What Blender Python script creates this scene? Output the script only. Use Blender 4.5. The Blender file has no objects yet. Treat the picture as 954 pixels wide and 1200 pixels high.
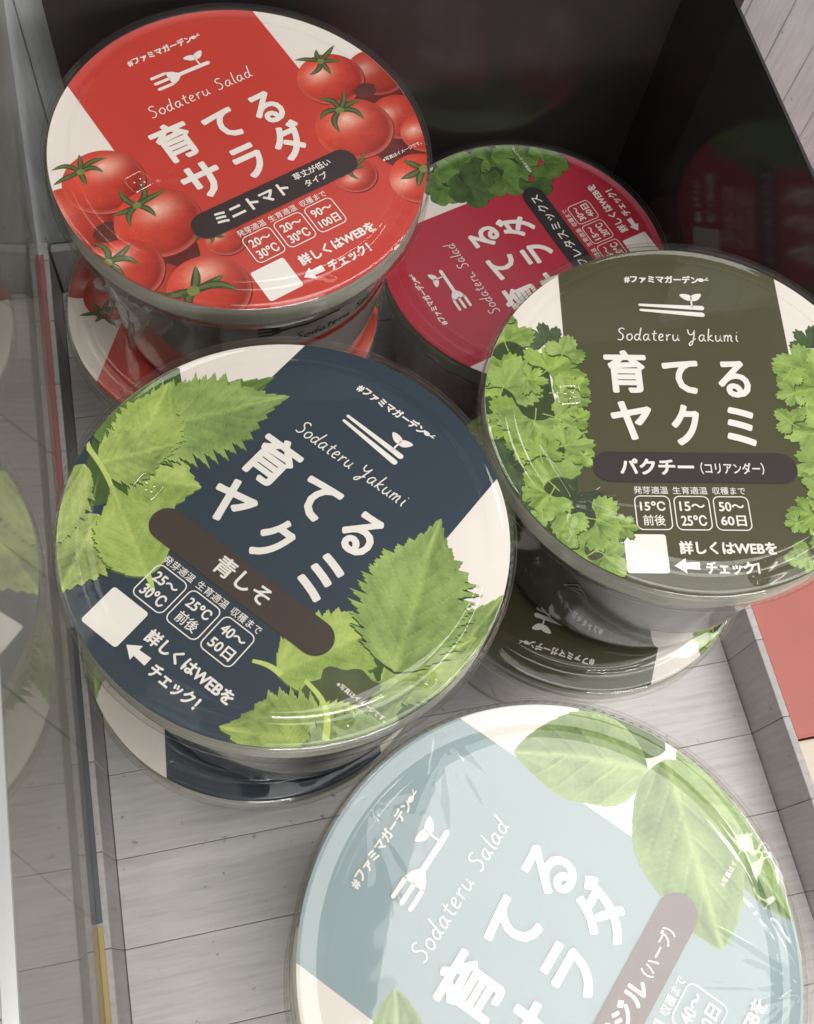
import bpy, bmesh, math, random
from mathutils import Matrix, Vector, noise as mnoise
random.seed(7)
U = 0.06                                   # one lid radius in metres
SC = bpy.context.scene
COL = SC.collection
PI = math.pi

# ------------------------------------------------------------------ camera
CAM_H = 7.05 * U
cd = bpy.data.cameras.new('camera')
cam = bpy.data.objects.new('camera', cd); COL.objects.link(cam)
cd.sensor_fit = 'VERTICAL'; cd.sensor_height = 24.0; cd.sensor_width = 24.0
cd.lens = 24.0 * 1235.1 / 1200.0
cd.clip_start = 0.01; cd.clip_end = 50
Rm = Matrix(((0.9742688650891345, 0.14716520396751528, -0.17071198334952822),
             (-0.20292971607725474, 0.9023433712131964, -0.3802577688363623),
             (0.09808011445106883, 0.405115839197634, 0.9089892452501636)))
M = Rm.to_4x4(); M.translation = Vector((0, 0, CAM_H))
cam.matrix_world = M
SC.camera = cam

# ------------------------------------------------------------------ world, lamps, exposure
w = bpy.data.worlds.new('World'); SC.world = w; w.use_nodes = True
wn = w.node_tree
bg = wn.nodes['Background']; bg.inputs['Color'].default_value = (0.92, 0.90, 0.88, 1); bg.inputs['Strength'].default_value = 0.18

def lamp(name, loc, target, sx, sy, power, col):
    l = bpy.data.lights.new(name, 'AREA'); l.shape = 'RECTANGLE'; l.size = sx; l.size_y = sy
    l.energy = power; l.color = col
    o = bpy.data.objects.new(name, l); COL.objects.link(o); o.location = loc
    o.rotation_euler = (Vector(target) - Vector(loc)).to_track_quat('-Z', 'Y').to_euler()
    return o
lamp('ceiling_light', (0.42, -0.12, 1.5), (0.1, 0.05, 0), 1.05, 0.80, 11.5, (1.0, 0.98, 0.955))
lamp('tube_light', (1.25, 0.1, 1.3), (0.1, 0.1, 0), 0.07, 1.3, 5.0, (1.0, 0.97, 0.93))
lamp('ceiling_light', (-0.62, 0.85, 1.45), (0.1, 0.1, 0), 0.70, 0.55, 10.0, (1.0, 0.975, 0.95))
lamp('tube_light', (0.25, -1.7, 0.85), (0.1, 0.1, 0), 1.6, 0.32, 8.0, (1.0, 0.98, 0.955))
lamp('tube_light', (0.25, -1.66, 0.80), (0.1, 0.1, 0), 1.6, 0.035, 11.0, (1.0, 0.99, 0.97))
SC.view_settings.view_transform = 'Standard'; SC.view_settings.look = 'None'
SC.view_settings.exposure = 0.16; SC.view_settings.gamma = 1.0
SC.view_settings.use_curve_mapping = False
SC.cycles.use_denoising = True
SC.cycles.max_bounces = 12; SC.cycles.transparent_max_bounces = 24
SC.cycles.glossy_bounces = 6; SC.cycles.diffuse_bounces = 3
SC.cycles.sample_clamp_indirect = 4.0
SC.cycles.blur_glossy = 0.2

# ------------------------------------------------------------------ helpers
def lin(r, g, b):
    def f(c):
        c /= 255.0
        return c / 12.92 if c <= 0.04045 else ((c + 0.055) / 1.055) ** 2.4
    return (f(r), f(g), f(b))
def mix3(a, b, t): return tuple(a[i] + (b[i] - a[i]) * t for i in range(3))
def clamp(v, a=0.0, b=1.0): return max(a, min(b, v))

def link(o, parent=None):
    COL.objects.link(o)
    if parent: o.parent = parent
    return o
def obj(name, me, parent=None, mat=None):
    o = bpy.data.objects.new(name, me)
    if mat and not me.materials: me.materials.append(mat)
    return link(o, parent)
def empty(name, loc=(0, 0, 0)):
    o = bpy.data.objects.new(name, None); o.empty_display_size = 0.01; o.location = loc
    return link(o)
def tag(o, label=None, cat=None, group=None, kind=None):
    if label: o['label'] = label
    if cat: o['category'] = cat
    if group: o['group'] = group
    if kind: o['kind'] = kind
    return o
def mesh(name, vs, fs, smooth=False, scale=U):
    me = bpy.data.meshes.new(name)
    me.from_pydata([(v[0] * scale, v[1] * scale, v[2] * scale) for v in vs], [], fs)
    if smooth: me.polygons.foreach_set('use_smooth', [True] * len(me.polygons))
    me.update(); return me
def setcol(me, cols):
    a = me.color_attributes.new('Col', 'FLOAT_COLOR', 'POINT')
    flat = []
    for c in cols: flat += [c[0], c[1], c[2], 1.0]
    a.data.foreach_set('color', flat)
def bevel_box(name, x0, x1, y0, y1, z0, z1, bev=0.008, seg=2):
    bm = bmesh.new()
    bmesh.ops.create_cube(bm, size=1)
    for v in bm.verts:
        v.co = Vector(((x0 + x1) / 2 + v.co.x * (x1 - x0), (y0 + y1) / 2 + v.co.y * (y1 - y0), (z0 + z1) / 2 + v.co.z * (z1 - z0))) * U
    if bev: bmesh.ops.bevel(bm, geom=bm.edges[:], offset=bev * U, segments=seg, affect='EDGES')
    me = bpy.data.meshes.new(name); bm.to_mesh(me); bm.free(); return me
def lathe(name, prof, seg=180, smooth=True, knurl=None):
    vs = []; fs = []
    for i, (r, z) in enumerate(prof):
        for j in range(seg):
            a = 2 * PI * j / seg
            rr = r
            if knurl and i in knurl: rr = r + (0.004 if j % 2 else -0.004)
            vs.append((rr * math.cos(a), rr * math.sin(a), z))
    for i in range(len(prof) - 1):
        for j in range(seg):
            k = (j + 1) % seg
            fs.append((i * seg + j, i * seg + k, (i + 1) * seg + k, (i + 1) * seg + j))
    return mesh(name, vs, fs, smooth)

# ------------------------------------------------------------------ materials
def newmat(name):
    m = bpy.data.materials.new(name); m.use_nodes = True
    return m, m.node_tree.nodes, m.node_tree.links, m.node_tree.nodes['Principled BSDF']
def plain(name, c, rough=0.5, coat=0.0, metal=0.0, bump=0.0, bscale=300.0, var=0.0, vscale=40.0):
    m, n, l, p = newmat(name)
    p.inputs['Base Color'].default_value = (*c, 1); p.inputs['Roughness'].default_value = rough
    p.inputs['Coat Weight'].default_value = coat; p.inputs['Coat Roughness'].default_value = 0.06
    p.inputs['Metallic'].default_value = metal
    tc = n.new('ShaderNodeTexCoord')
    if var:
        t = n.new('ShaderNodeTexNoise'); t.inputs['Scale'].default_value = vscale; t.inputs['Detail'].default_value = 5
        l.new(tc.outputs['Object'], t.inputs['Vector'])
        r = n.new('ShaderNodeMapRange'); r.inputs['From Min'].default_value = 0.3; r.inputs['From Max'].default_value = 0.7
        r.inputs['To Min'].default_value = 1 - var; r.inputs['To Max'].default_value = 1 + var
        l.new(t.outputs['Fac'], r.inputs['Value'])
        v = n.new('ShaderNodeVectorMath'); v.operation = 'SCALE'; v.inputs[0].default_value = c
        l.new(r.outputs['Result'], v.inputs['Scale']); l.new(v.outputs['Vector'], p.inputs['Base Color'])
    if bump:
        t = n.new('ShaderNodeTexNoise'); t.inputs['Scale'].default_value = bscale; l.new(tc.outputs['Object'], t.inputs['Vector'])
        b = n.new('ShaderNodeBump'); b.inputs['Strength'].default_value = bump; b.inputs['Distance'].default_value = 0.0005
        l.new(t.outputs['Fac'], b.inputs['Height']); l.new(b.outputs['Normal'], p.inputs['Normal'])
    return m
def clear(name, tint=(0.97, 0.97, 0.96), rough=0.03, f0=0.06, bump=0.0, bscale=120.0, stretch=(1, 1, 1), f90=0.95, haze=0.0, hazecol=(0.8, 0.8, 0.78)):
    """thin clear sheet: see-through plus Fresnel-weighted gloss, the same from both sides"""
    m, n, l, p = newmat(name); n.remove(p)
    out = n['Material Output']
    tr = n.new('ShaderNodeBsdfTransparent'); tr.inputs['Color'].default_value = (*tint, 1)
    gl = n.new('ShaderNodeBsdfGlossy'); gl.inputs['Roughness'].default_value = rough; gl.inputs['Color'].default_value = (1, 1, 1, 1)
    lw = n.new('ShaderNodeLayerWeight'); lw.inputs['Blend'].default_value = 0.5
    pw = n.new('ShaderNodeMath'); pw.operation = 'POWER'; pw.inputs[1].default_value = 5.0
    l.new(lw.outputs['Facing'], pw.inputs[0])
    mr = n.new('ShaderNodeMapRange'); mr.inputs['To Min'].default_value = f0; mr.inputs['To Max'].default_value = f90
    l.new(pw.outputs[0], mr.inputs['Value'])
    mx = n.new('ShaderNodeMixShader'); l.new(mr.outputs['Result'], mx.inputs['Fac'])
    base = tr.outputs[0]
    if haze:
        df = n.new('ShaderNodeBsdfDiffuse'); df.inputs['Color'].default_value = (*hazecol, 1)
        hx = n.new('ShaderNodeMixShader'); hx.inputs['Fac'].default_value = haze
        l.new(tr.outputs[0], hx.inputs[1]); l.new(df.outputs[0], hx.inputs[2]); base = hx.outputs[0]
    l.new(base, mx.inputs[1]); l.new(gl.outputs[0], mx.inputs[2])
    l.new(mx.outputs[0], out.inputs['Surface'])
    if bump:
        tc = n.new('ShaderNodeTexCoord'); mp = n.new('ShaderNodeMapping'); mp.inputs['Scale'].default_value = stretch
        l.new(tc.outputs['Object'], mp.inputs['Vector'])
        t = n.new('ShaderNodeTexNoise'); t.inputs['Scale'].default_value = bscale; t.inputs['Detail'].default_value = 3
        t.inputs['Distortion'].default_value = 1.2
        l.new(mp.outputs[0], t.inputs['Vector'])
        b = n.new('ShaderNodeBump'); b.inputs['Strength'].default_value = bump; b.inputs['Distance'].default_value = 0.001
        l.new(t.outputs['Fac'], b.inputs['Height'])
        l.new(b.outputs['Normal'], gl.inputs['Normal']); l.new(b.outputs['Normal'], lw.inputs['Normal'])
    return m
def printed(name, rough=0.42, var=0.06, scale=900.0):
    """ink on paper: colour comes with the printed shapes, plus fine mottling"""
    m, n, l, p = newmat(name)
    a = n.new('ShaderNodeVertexColor'); a.layer_name = 'Col'
    tc = n.new('ShaderNodeTexCoord')
    t = n.new('ShaderNodeTexNoise'); t.inputs['Scale'].default_value = scale; t.inputs['Detail'].default_value = 4
    l.new(tc.outputs['Object'], t.inputs['Vector'])
    r = n.new('ShaderNodeMapRange'); r.inputs['From Min'].default_value = 0.3; r.inputs['From Max'].default_value = 0.7
    r.inputs['To Min'].default_value = 1 - var; r.inputs['To Max'].default_value = 1 + var
    l.new(t.outputs['Fac'], r.inputs['Value'])
    v = n.new('ShaderNodeVectorMath'); v.operation = 'SCALE'; l.new(a.outputs['Color'], v.inputs[0]); l.new(r.outputs['Result'], v.inputs['Scale'])
    l.new(v.outputs['Vector'], p.inputs['Base Color'])
    p.inputs['Roughness'].default_value = rough; p.inputs['Specular IOR Level'].default_value = 0.25
    return m
def wood(name, axis=0, tint=(0.66, 0.635, 0.625), dark=0.55):
    """white-washed boards: grain runs along axis, every board its own tone"""
    m, n, l, p = newmat(name)
    tc = n.new('ShaderNodeTexCoord'); oi = n.new('ShaderNodeObjectInfo')
    ad = n.new('ShaderNodeVectorMath'); ad.operation = 'ADD'
    sc = n.new('ShaderNodeVectorMath'); sc.operation = 'SCALE'; sc.inputs['Scale'].default_value = 3.0
    cb = n.new('ShaderNodeCombineXYZ')
    for k in range(3): l.new(oi.outputs['Random'], cb.inputs[k])
    l.new(cb.outputs[0], sc.inputs[0]); l.new(tc.outputs['Object'], ad.inputs[0]); l.new(sc.outputs[0], ad.inputs[1])
    mp = n.new('ShaderNodeMapping'); s = [60.0, 60.0, 60.0]; s[axis] = 5.0; mp.inputs['Scale'].default_value = s
    l.new(ad.outputs[0], mp.inputs['Vector'])
    g = n.new('ShaderNodeTexNoise'); g.inputs['Scale'].default_value = 7.0; g.inputs['Detail'].default_value = 8; g.inputs['Roughness'].default_value = 0.65
    l.new(mp.outputs[0], g.inputs['Vector'])
    b2 = n.new('ShaderNodeTexNoise'); b2.inputs['Scale'].default_value = 28.0; b2.inputs['Detail'].default_value = 5
    l.new(ad.outputs[0], b2.inputs['Vector'])
    sp = n.new('ShaderNodeTexNoise'); sp.inputs['Scale'].default_value = 240.0; sp.inputs['Detail'].default_value = 3
    l.new(ad.outputs[0], sp.inputs['Vector'])
    def rng(src, a, b, c, d):
        r = n.new('ShaderNodeMapRange'); r.inputs['From Min'].default_value = a; r.inputs['From Max'].default_value = b
        r.inputs['To Min'].default_value = c; r.inputs['To Max'].default_value = d; l.new(src, r.inputs['Value']); return r.outputs['Result']
    def mul(a, b):
        k = n.new('ShaderNodeMath'); k.operation = 'MULTIPLY'; l.new(a, k.inputs[0]); l.new(b, k.inputs[1]); return k.outputs[0]
    f = mul(rng(g.outputs['Fac'], 0.32, 0.60, 0.84, 1.05), rng(b2.outputs['Fac'], 0.3, 0.7, 0.93, 1.04))
    f = mul(f, rng(sp.outputs['Fac'], 0.69, 0.75, 1.0, dark))
    f = mul(f, rng(oi.outputs['Random'], 0, 1, 0.94, 1.05))
    v = n.new('ShaderNodeVectorMath'); v.operation = 'SCALE'; v.inputs[0].default_value = tint; l.new(f, v.inputs['Scale'])
    l.new(v.outputs['Vector'], p.inputs['Base Color'])
    p.inputs['Roughness'].default_value = 0.38
    bp = n.new('ShaderNodeBump'); bp.inputs['Strength'].default_value = 0.15; bp.inputs['Distance'].default_value = 0.0004
    l.new(g.outputs['Fac'], bp.inputs['Height']); l.new(bp.outputs['Normal'], p.inputs['Normal'])
    return m

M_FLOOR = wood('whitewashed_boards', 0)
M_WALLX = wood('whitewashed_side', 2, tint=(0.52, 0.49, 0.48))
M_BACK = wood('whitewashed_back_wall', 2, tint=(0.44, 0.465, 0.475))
M_GAP = plain('dark_gap', (0.03, 0.028, 0.027), 0.8)
M_LID = clear('clear_lid_plastic', rough=0.02, f0=0.045, bump=0.02, bscale=60, f90=0.8)
M_RIM = clear('clear_rim_plastic', tint=(0.93, 0.93, 0.90), rough=0.06, f0=0.08, bump=0.15, bscale=80, f90=0.6)
M_FILM = clear('shrink_film', rough=0.035, f0=0.022, bump=0.06, bscale=22, haze=0.012, f90=0.6)
M_FLAP = clear('film_flap_plastic', tint=(0.9, 0.9, 0.9), rough=0.08, f0=0.09, bump=0.9, bscale=120, haze=0.14)
M_PRINT = printed('printed_ink')
M_WHITE = plain('white_ink', lin(252, 247, 243), 0.4)
M_PAPER = plain('white_label_paper', lin(246, 238, 233), 0.45, var=0.02)
M_ACRYL = clear('clear_acrylic', tint=(0.66, 0.65, 0.61), rough=0.03, f0=0.05, f90=0.50, haze=0.22, hazecol=(0.46, 0.45, 0.42), bump=0.02, bscale=8)
M_SMOKE = clear('smoked_acrylic', tint=(0.10, 0.105, 0.10), rough=0.10, f0=0.05, f90=0.85, haze=0.10, hazecol=(0.36, 0.35, 0.35), bump=0.02, bscale=8)
M_EDGE = clear('acrylic_edge', tint=(0.4, 0.4, 0.38), rough=0.2, f0=0.3, haze=0.4)
M_BLACK = plain('black_gloss', (0.040, 0.035, 0.035), 0.16, bump=0.03, bscale=40)
M_EMB = clear('embossed_plastic', tint=(0.93, 0.93, 0.9), rough=0.05, f0=0.22)

# ------------------------------------------------------------------ the setting: shelf, back wall, tray
XL, XR, YB, HL = -0.964, 3.36, 5.22, 0.50
Y0 = -1.741
tag(obj('shelf_board', bevel_box('shelf_board', -14, 14, -9, 9, -0.40, -0.14, 0.01), None, M_GAP), kind='structure')

bw = empty('back_wall'); tag(bw, kind='structure')
pw_me = bevel_box('back_plank', 0.002, 0.333, 0, 0.1, -0.13, 6.5, 0.006, 1)
for k in range(-16, 14):
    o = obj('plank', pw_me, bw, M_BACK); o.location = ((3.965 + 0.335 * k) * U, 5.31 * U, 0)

tray = empty('display_tray')
tag(tray, 'low tray of whitewashed planks that all the round tubs stand in', 'tray')
fl = bevel_box('floor_plank', XL, XR, 0.0018, 0.5282, -0.12, 0.0, 0.003, 1)
ys = [0.38 + 0.53 * k for k in range(-5, 10)]
for y in ys:
    if y > YB - 0.01: continue
    if y + 0.53 > YB:
        me = bevel_box('floor_plank_end', XL, XR, 0.0015, YB - y, -0.12, 0.0, 0.0035, 1)
    else: me = fl
    o = obj('plank', me, tray, M_FLOOR); o.location = (0, y * U, 0)
sw = bevel_box('side_plank', 0, 0.05, 0.0015, 0.5285, -0.12, HL, 0.004, 1)
swl = bevel_box('side_plank', 0, 0.075, 0.0015, 0.5285, -0.12, HL, 0.004, 1)
for y in ys:
    if y > YB: continue
    for x, me in ((XR + 0.004, sw), (XL - 0.079, swl)):
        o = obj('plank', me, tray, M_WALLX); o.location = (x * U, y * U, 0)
bk = bevel_box('end_plank', 0.003, 0.527, 0, 0.07, -0.12, HL, 0.008, 1)
for k in range(8):
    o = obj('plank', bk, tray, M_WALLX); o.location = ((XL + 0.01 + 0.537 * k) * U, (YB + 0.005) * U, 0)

# neighbouring surface left of the divider: boards laid on a slant
nb = empty('neighbouring_boards', (-1.3 * U, 2 * U, 0))
tag(nb, 'slanting white boards beyond the clear divider at the left edge', 'boards')
ang = math.radians(-48)
for k in range(-12, 14):
    bm = bmesh.new(); bmesh.ops.create_cube(bm, size=1)
    for v in bm.verts: v.co = Vector((v.co.x * 16, (k + 0.5) * 0.72 + v.co.y * 0.712, -0.06 + v.co.z * 0.12)) * U
    bmesh.ops.bevel(bm, geom=bm.edges[:], offset=0.006 * U, segments=1, affect='EDGES')
    bmesh.ops.rotate(bm, verts=bm.verts, cent=(0, 0, 0), matrix=Matrix.Rotation(ang, 3, 'Z'))
    bmesh.ops.translate(bm, verts=bm.verts, vec=Vector((-2.0, 1.55, 0)) * U)
    for co, no in (((-1.06, 0, 0), (1, 0, 0)), ((-5.5, 0, 0), (-1, 0, 0)), ((0, 5.2, 0), (0, 1, 0)), ((0, -2.6, 0), (0, -1, 0))):
        g = bm.verts[:] + bm.edges[:] + bm.faces[:]
        r = bmesh.ops.bisect_plane(bm, geom=g, plane_co=Vector(co) * U, plane_no=no, clear_outer=True)
        ed = [e for e in r['geom_cut'] if isinstance(e, bmesh.types.BMEdge)]
        if ed: bmesh.ops.holes_fill(bm, edges=ed)
    if len(bm.faces) > 3:
        bmesh.ops.translate(bm, verts=bm.verts, vec=Vector((1.3, -2, 0)) * U)
        me = bpy.data.meshes.new('slanted_plank'); bm.to_mesh(me); o = obj('plank', me, nb, M_FLOOR)
    bm.free()

# clear divider on the left, smoked panel on the right, black panel behind
DTOP = 4.52
dv = empty('clear_divider', ((XL - 0.072) * U, 1.8 * U, HL * U))
tag(dv, 'clear upright plastic divider standing along the left wall of the tray', 'divider')
dv.rotation_euler = (0, math.atan(0.127), 0)
obj('sheet', bevel_box('sheet', -0.0, 0.001, -3.4, 3.34, 0.0, DTOP, 0), dv, M_ACRYL)
obj('top_edge', bevel_box('top_edge', -0.03, 0.001, -3.4, 3.34, DTOP + 0.002, DTOP + 0.014, 0.002, 1), dv, M_EDGE)
sp = empty('smoked_panel', ((XR - 0.03) * U, 3.55 * U, 0))
tag(sp, 'dark smoked upright panel on the right, mirroring the crimson lid', 'panel')
obj('sheet', bevel_box('sheet', 0, 0.02, -1.3, 1.595, 0.005, 2.86, 0.002, 1), sp, M_SMOKE)
obj('top_edge', bevel_box('top_edge', 0.0, 0.022, -1.3, 1.58, 2.862, 2.878, 0.002, 1), sp, M_BLACK)
tag(obj('black_panel', bevel_box('black_panel', -0.555, 3.79, 5.15, 5.19, 0.004, 6.4, 0.004, 1), None, M_BLACK),
    'tall black glossy panel behind the tomato and crimson tubs', 'panel')

# added coloured strip on the left tray wall, imitating a reflection in the divider
st = empty('reflection_strip', ((XL - 0.0) * U, 3 * U, HL * U))
tag(st, 'narrow strip of pink, slate and yellow along the left tray wall, standing in for a reflection', 'strip')
for (a, b, c) in ((2.78, 5.2, lin(172, 108, 112)), (0.52, 2.30, lin(92, 98, 106)), (-1.6, 0.50, lin(184, 160, 108))):
    obj('reflection_piece', bevel_box('reflection_piece', -0.070, -0.040, a - 3, b - 3, 0.002, 0.009, 0.002, 1), st, plain('reflection_colour', c, 0.55, var=0.08))
# cards right of the tray
tag(obj('pink_box', bevel_box('pink_box', XR + 0.06, XR + 3.4, 0.76, 5.2, -0.13, 0.46, 0.015), None, plain('pink_card', lin(192, 112, 102), 0.5, var=0.04)),
    'flat salmon pink box lying outside the right wall of the tray', 'box')
tag(obj('cream_box', bevel_box('cream_box', XR + 0.06, XR + 3.4, -2.6, 0.745, -0.13, 0.455, 0.015), None, plain('cream_card', lin(228, 214, 198), 0.5, var=0.04)),
    'flat cream box at the right edge below the salmon pink one', 'box')

# ------------------------------------------------------------------ printed artwork (flat print on the labels)
class Half:
    def __init__(s): s.v = []; s.f = []; s.c = []; s.z = 0.0006
class Art:
    """two printed clusters, one on each side of the label"""
    def __init__(s): s.h = (Half(), Half())
    def add(s, pts, faces, cols, clip=0.980):
        s = s.h[0] if sum(p[0] for p in pts) < 0 else s.h[1]
        b = len(s.v); s.z += 0.00005
        for (x, y) in pts:
            r = math.hypot(x, y)
            if r > clip: x, y = x * clip / r, y * clip / r
            s.v.append((x, y, s.z))
        s.f += [tuple(b + i for i in f) for f in faces]; s.c += cols
    def build(s, name, parent):
        for h in s.h:
            me = mesh(name, h.v, h.f); setcol(me, h.c); obj(name, me, parent, M_PRINT)
def n2(x, y, k=0.0): return mnoise.noise(Vector((x, y, k)))

def under(art, pts, faces, dx, dy, col):
    art.add([(x + dx, y + dy) for x, y in pts], faces, [col] * len(pts))
def grid_faces(N, Mx):
    return [(i * Mx + j, i * Mx + j + 1, (i + 1) * Mx + j + 1, (i + 1) * Mx + j) for i in range(N - 1) for j in range(Mx - 1)]
def pointed_leaf(art, base, tip, wd, dark, light, seed=0, serr=0.2, teeth=13, bend=0.0, tipy=0.86, veins=8, vein_light=0.35, fullness=0.5, cup=0.0):
    """a leaf in plan: midrib, side veins, toothed edge"""
    bx, by = base; tx, ty = tip; L = math.hypot(tx - bx, ty - by); dx, dy = (tx - bx) / L, (ty - by) / L; nx, ny = -dy, dx
    N, Mx = teeth * 10 + 1, 35
    wd = wd * (1.10 if serr > 0.1 else 1.0)
    pts = []; cols = []
    for i in range(N):
        t = i / (N - 1)
        pr = (max(t, 1e-4) ** fullness) * (max(1 - t, 0) ** 0.85) * 2.0
        if serr > 0.1: pr *= 1 - 0.55 * clamp((t - 0.62) / 0.28)
        pr = min(pr, 1.15)
        for j in range(Mx):
            s_ = -1 + 2 * j / (Mx - 1)
            a = abs(s_)
            tq = t + 0.02 * n2(t * 6, s_ * 1.5, seed + 11)
            saw = ((tq * teeth + (0.37 if s_ > 0 else 0)) % 1.0)
            amp = serr * (0.8 + 1.1 * n2(math.floor(tq * teeth) * 1.7, 3.1 if s_ > 0 else 0.2, seed + 3))
            e = 1 + 1.1 * amp * (saw ** 1.2 - 0.5) * (a ** 5) * (1 if t < 0.97 else 0) + serr * 0.25 * (((tq * teeth * 3) % 1.0) - 0.5) * (a ** 8)
            ww = wd * pr * s_ * e * (1 + 0.12 * n2(t * 3, s_ * 0.5 + 7, seed))
            al = t + 0.10 * (1 - t) * a * (t ** 0.5) + 0.05 * serr * saw * a ** 3
            bd = bend * math.sin(PI * t) * L
            pts.append((bx + dx * al * L + nx * (ww + bd), by + dy * al * L + ny * (ww + bd)))
            mid = math.exp(-(s_ * pr / 0.045) ** 2)
            ph = (t - (0.42 + 0.08 * n2(seed, 4.4)) * a * (0.4 + 0.6 * pr) + 0.012 * n2(t * 7, a * 4, seed + 9)) * veins + (0.5 if s_ > 0 else 0)
            fr = ph % 1.0
            lat = (math.exp(-((fr - 0.5) / 0.05) ** 2) - 0.55 * math.exp(-((fr - 0.62) / 0.06) ** 2)) * clamp(pr * 1.5) * (1 - 0.45 * a)
            lat += 0.30 * math.exp(-(((fr * 5 + a * 9) % 1.0 - 0.5) / 0.16) ** 2) * clamp(2 * a)
            soft = math.sin(fr * 2 * PI + 0.6) * 0.05 * (0.6 + 0.8 * n2(t * 4, s_ * 3, seed + 2))
            v = 0.50 + 0.34 * n2(t * 2.4, s_ * 1.3, seed) + soft + 0.22 * n2(t * 8, s_ * 4, seed + 5) + 0.12 * n2(t * 30, s_ * 13, seed + 6) + (0.09 if s_ > 0 else -0.07)
            v += vein_light * (mid * 0.8 + lat * 0.60) - cup * (1 - abs(2 * a - 1)) * 0.12
            v += 0.20 * (0.5 - t)
            if a > 0.93: v += 0.08
            cols.append(mix3(dark, light, clamp(v)))
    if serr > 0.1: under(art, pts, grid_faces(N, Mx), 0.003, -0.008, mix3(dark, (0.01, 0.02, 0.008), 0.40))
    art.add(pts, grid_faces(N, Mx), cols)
def fan_leaf(art, c, d, r, dark, light, seed=0, lobes=3, tooth=0.10, nteeth=17, depth=0.35, spread=150):
    """a lobed fan leaf (coriander, lettuce); d is where it points, degrees"""
    NT, NR = 96, 10; pts = []; cols = []
    d = math.radians(d)
    for i in range(NT):
        q = -1 + 2 * i / (NT - 1); th = math.radians(spread) * q
        lob = abs(math.cos(q * lobes * PI / 2)) ** 0.55 if lobes % 2 else abs(math.sin(q * lobes * PI / 2)) ** 0.55
        R = r * ((1 - depth) + depth * lob) * (1 - 0.22 * abs(q)) * (1 + 0.12 * n2(q * 3, seed))
        st_ = abs(((i * nteeth / NT) % 1.0) * 2 - 1)
        R *= 1 + tooth * (st_ - 0.4)
        for k in range(NR):
            rho = k / (NR - 1)
            a = d + th * (0.75 + 0.25 * rho)
            pts.append((c[0] - math.cos(d) * r * 0.35 + math.cos(a) * R * rho, c[1] - math.sin(d) * r * 0.35 + math.sin(a) * R * rho))
            ridge = abs(math.cos(q * lobes * PI / 2 * 1.0)) ** 8
            v = 0.45 + 0.45 * n2(q * 3, rho * 2, seed) + 0.22 * n2(q * 14, rho * 7, seed + 2) + 0.15 * (rho - 0.5) + 0.20 * ridge * (1 - rho) + (0.12 if q > 0 else -0.08)
            if rho > 0.95: v += 0.08
            cols.append(mix3(dark, light, clamp(v)))
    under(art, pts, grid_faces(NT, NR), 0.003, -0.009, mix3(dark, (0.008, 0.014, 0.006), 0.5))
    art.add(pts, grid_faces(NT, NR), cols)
def blob(art, c, rx, ry, col, ang=0, seed=0, rough=0.12, edge=None):
    NT, NR = 40, 5; pts = [c]; cols = [col]; fs = []
    for k in range(1, NR + 1):
        for i in range(NT):
            a = 2 * PI * i / NT; rr = k / NR * (1 + rough * n2(math.cos(a) * 2 + seed, math.sin(a) * 2))
            x, y = rx * rr * math.cos(a), ry * rr * math.sin(a)
            pts.append((c[0] + x * math.cos(ang) - y * math.sin(ang), c[1] + x * math.sin(ang) + y * math.cos(ang)))
            f = 1 + 0.25 * n2(x * 12 + seed, y * 12)
            cc = tuple(q * f for q in col)
            cols.append(mix3(cc, edge, (k / NR) ** 2) if edge else cc)
    for i in range(NT): fs.append((0, 1 + i, 1 + (i + 1) % NT))
    for k in range(NR - 1):
        for i in range(NT):
            j = (i + 1) % NT; fs.append((1 + k * NT + i, 1 + (k + 1) * NT + i, 1 + (k + 1) * NT + j, 1 + k * NT + j))
    art.add(pts, fs, cols)
def ribbon(art, pl, w0, w1, col0, col1=None):
    col1 = col1 or col0; n = len(pl); pts = []; cols = []
    for i, (x, y) in enumerate(pl):
        a = pl[max(i - 1, 0)]; b = pl[min(i + 1, n - 1)]; dx, dy = b[0] - a[0], b[1] - a[1]; L = math.hypot(dx, dy) or 1
        t = i / (n - 1); ww = (w0 + (w1 - w0) * t) / 2
        pts += [(x - dy / L * ww, y + dx / L * ww), (x + dy / L * ww, y - dx / L * ww)]
        cc = mix3(col0, col1, t); cols += [cc, cc]
    art.add(pts, [(2 * i, 2 * i + 1, 2 * i + 3, 2 * i + 2) for i in range(n - 1)], cols)
def curve_pts(a, b, bend, n=9):
    dx, dy = b[0] - a[0], b[1] - a[1]
    return [(a[0] + dx * t - dy * bend * math.sin(PI * t), a[1] + dy * t + dx * bend * math.sin(PI * t)) for t in [i / (n - 1) for i in range(n)]]
RED_D, RED_M, RED_L, PINK = lin(138, 22, 18), lin(216, 52, 36), lin(238, 84, 62), lin(252, 190, 172)
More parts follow.
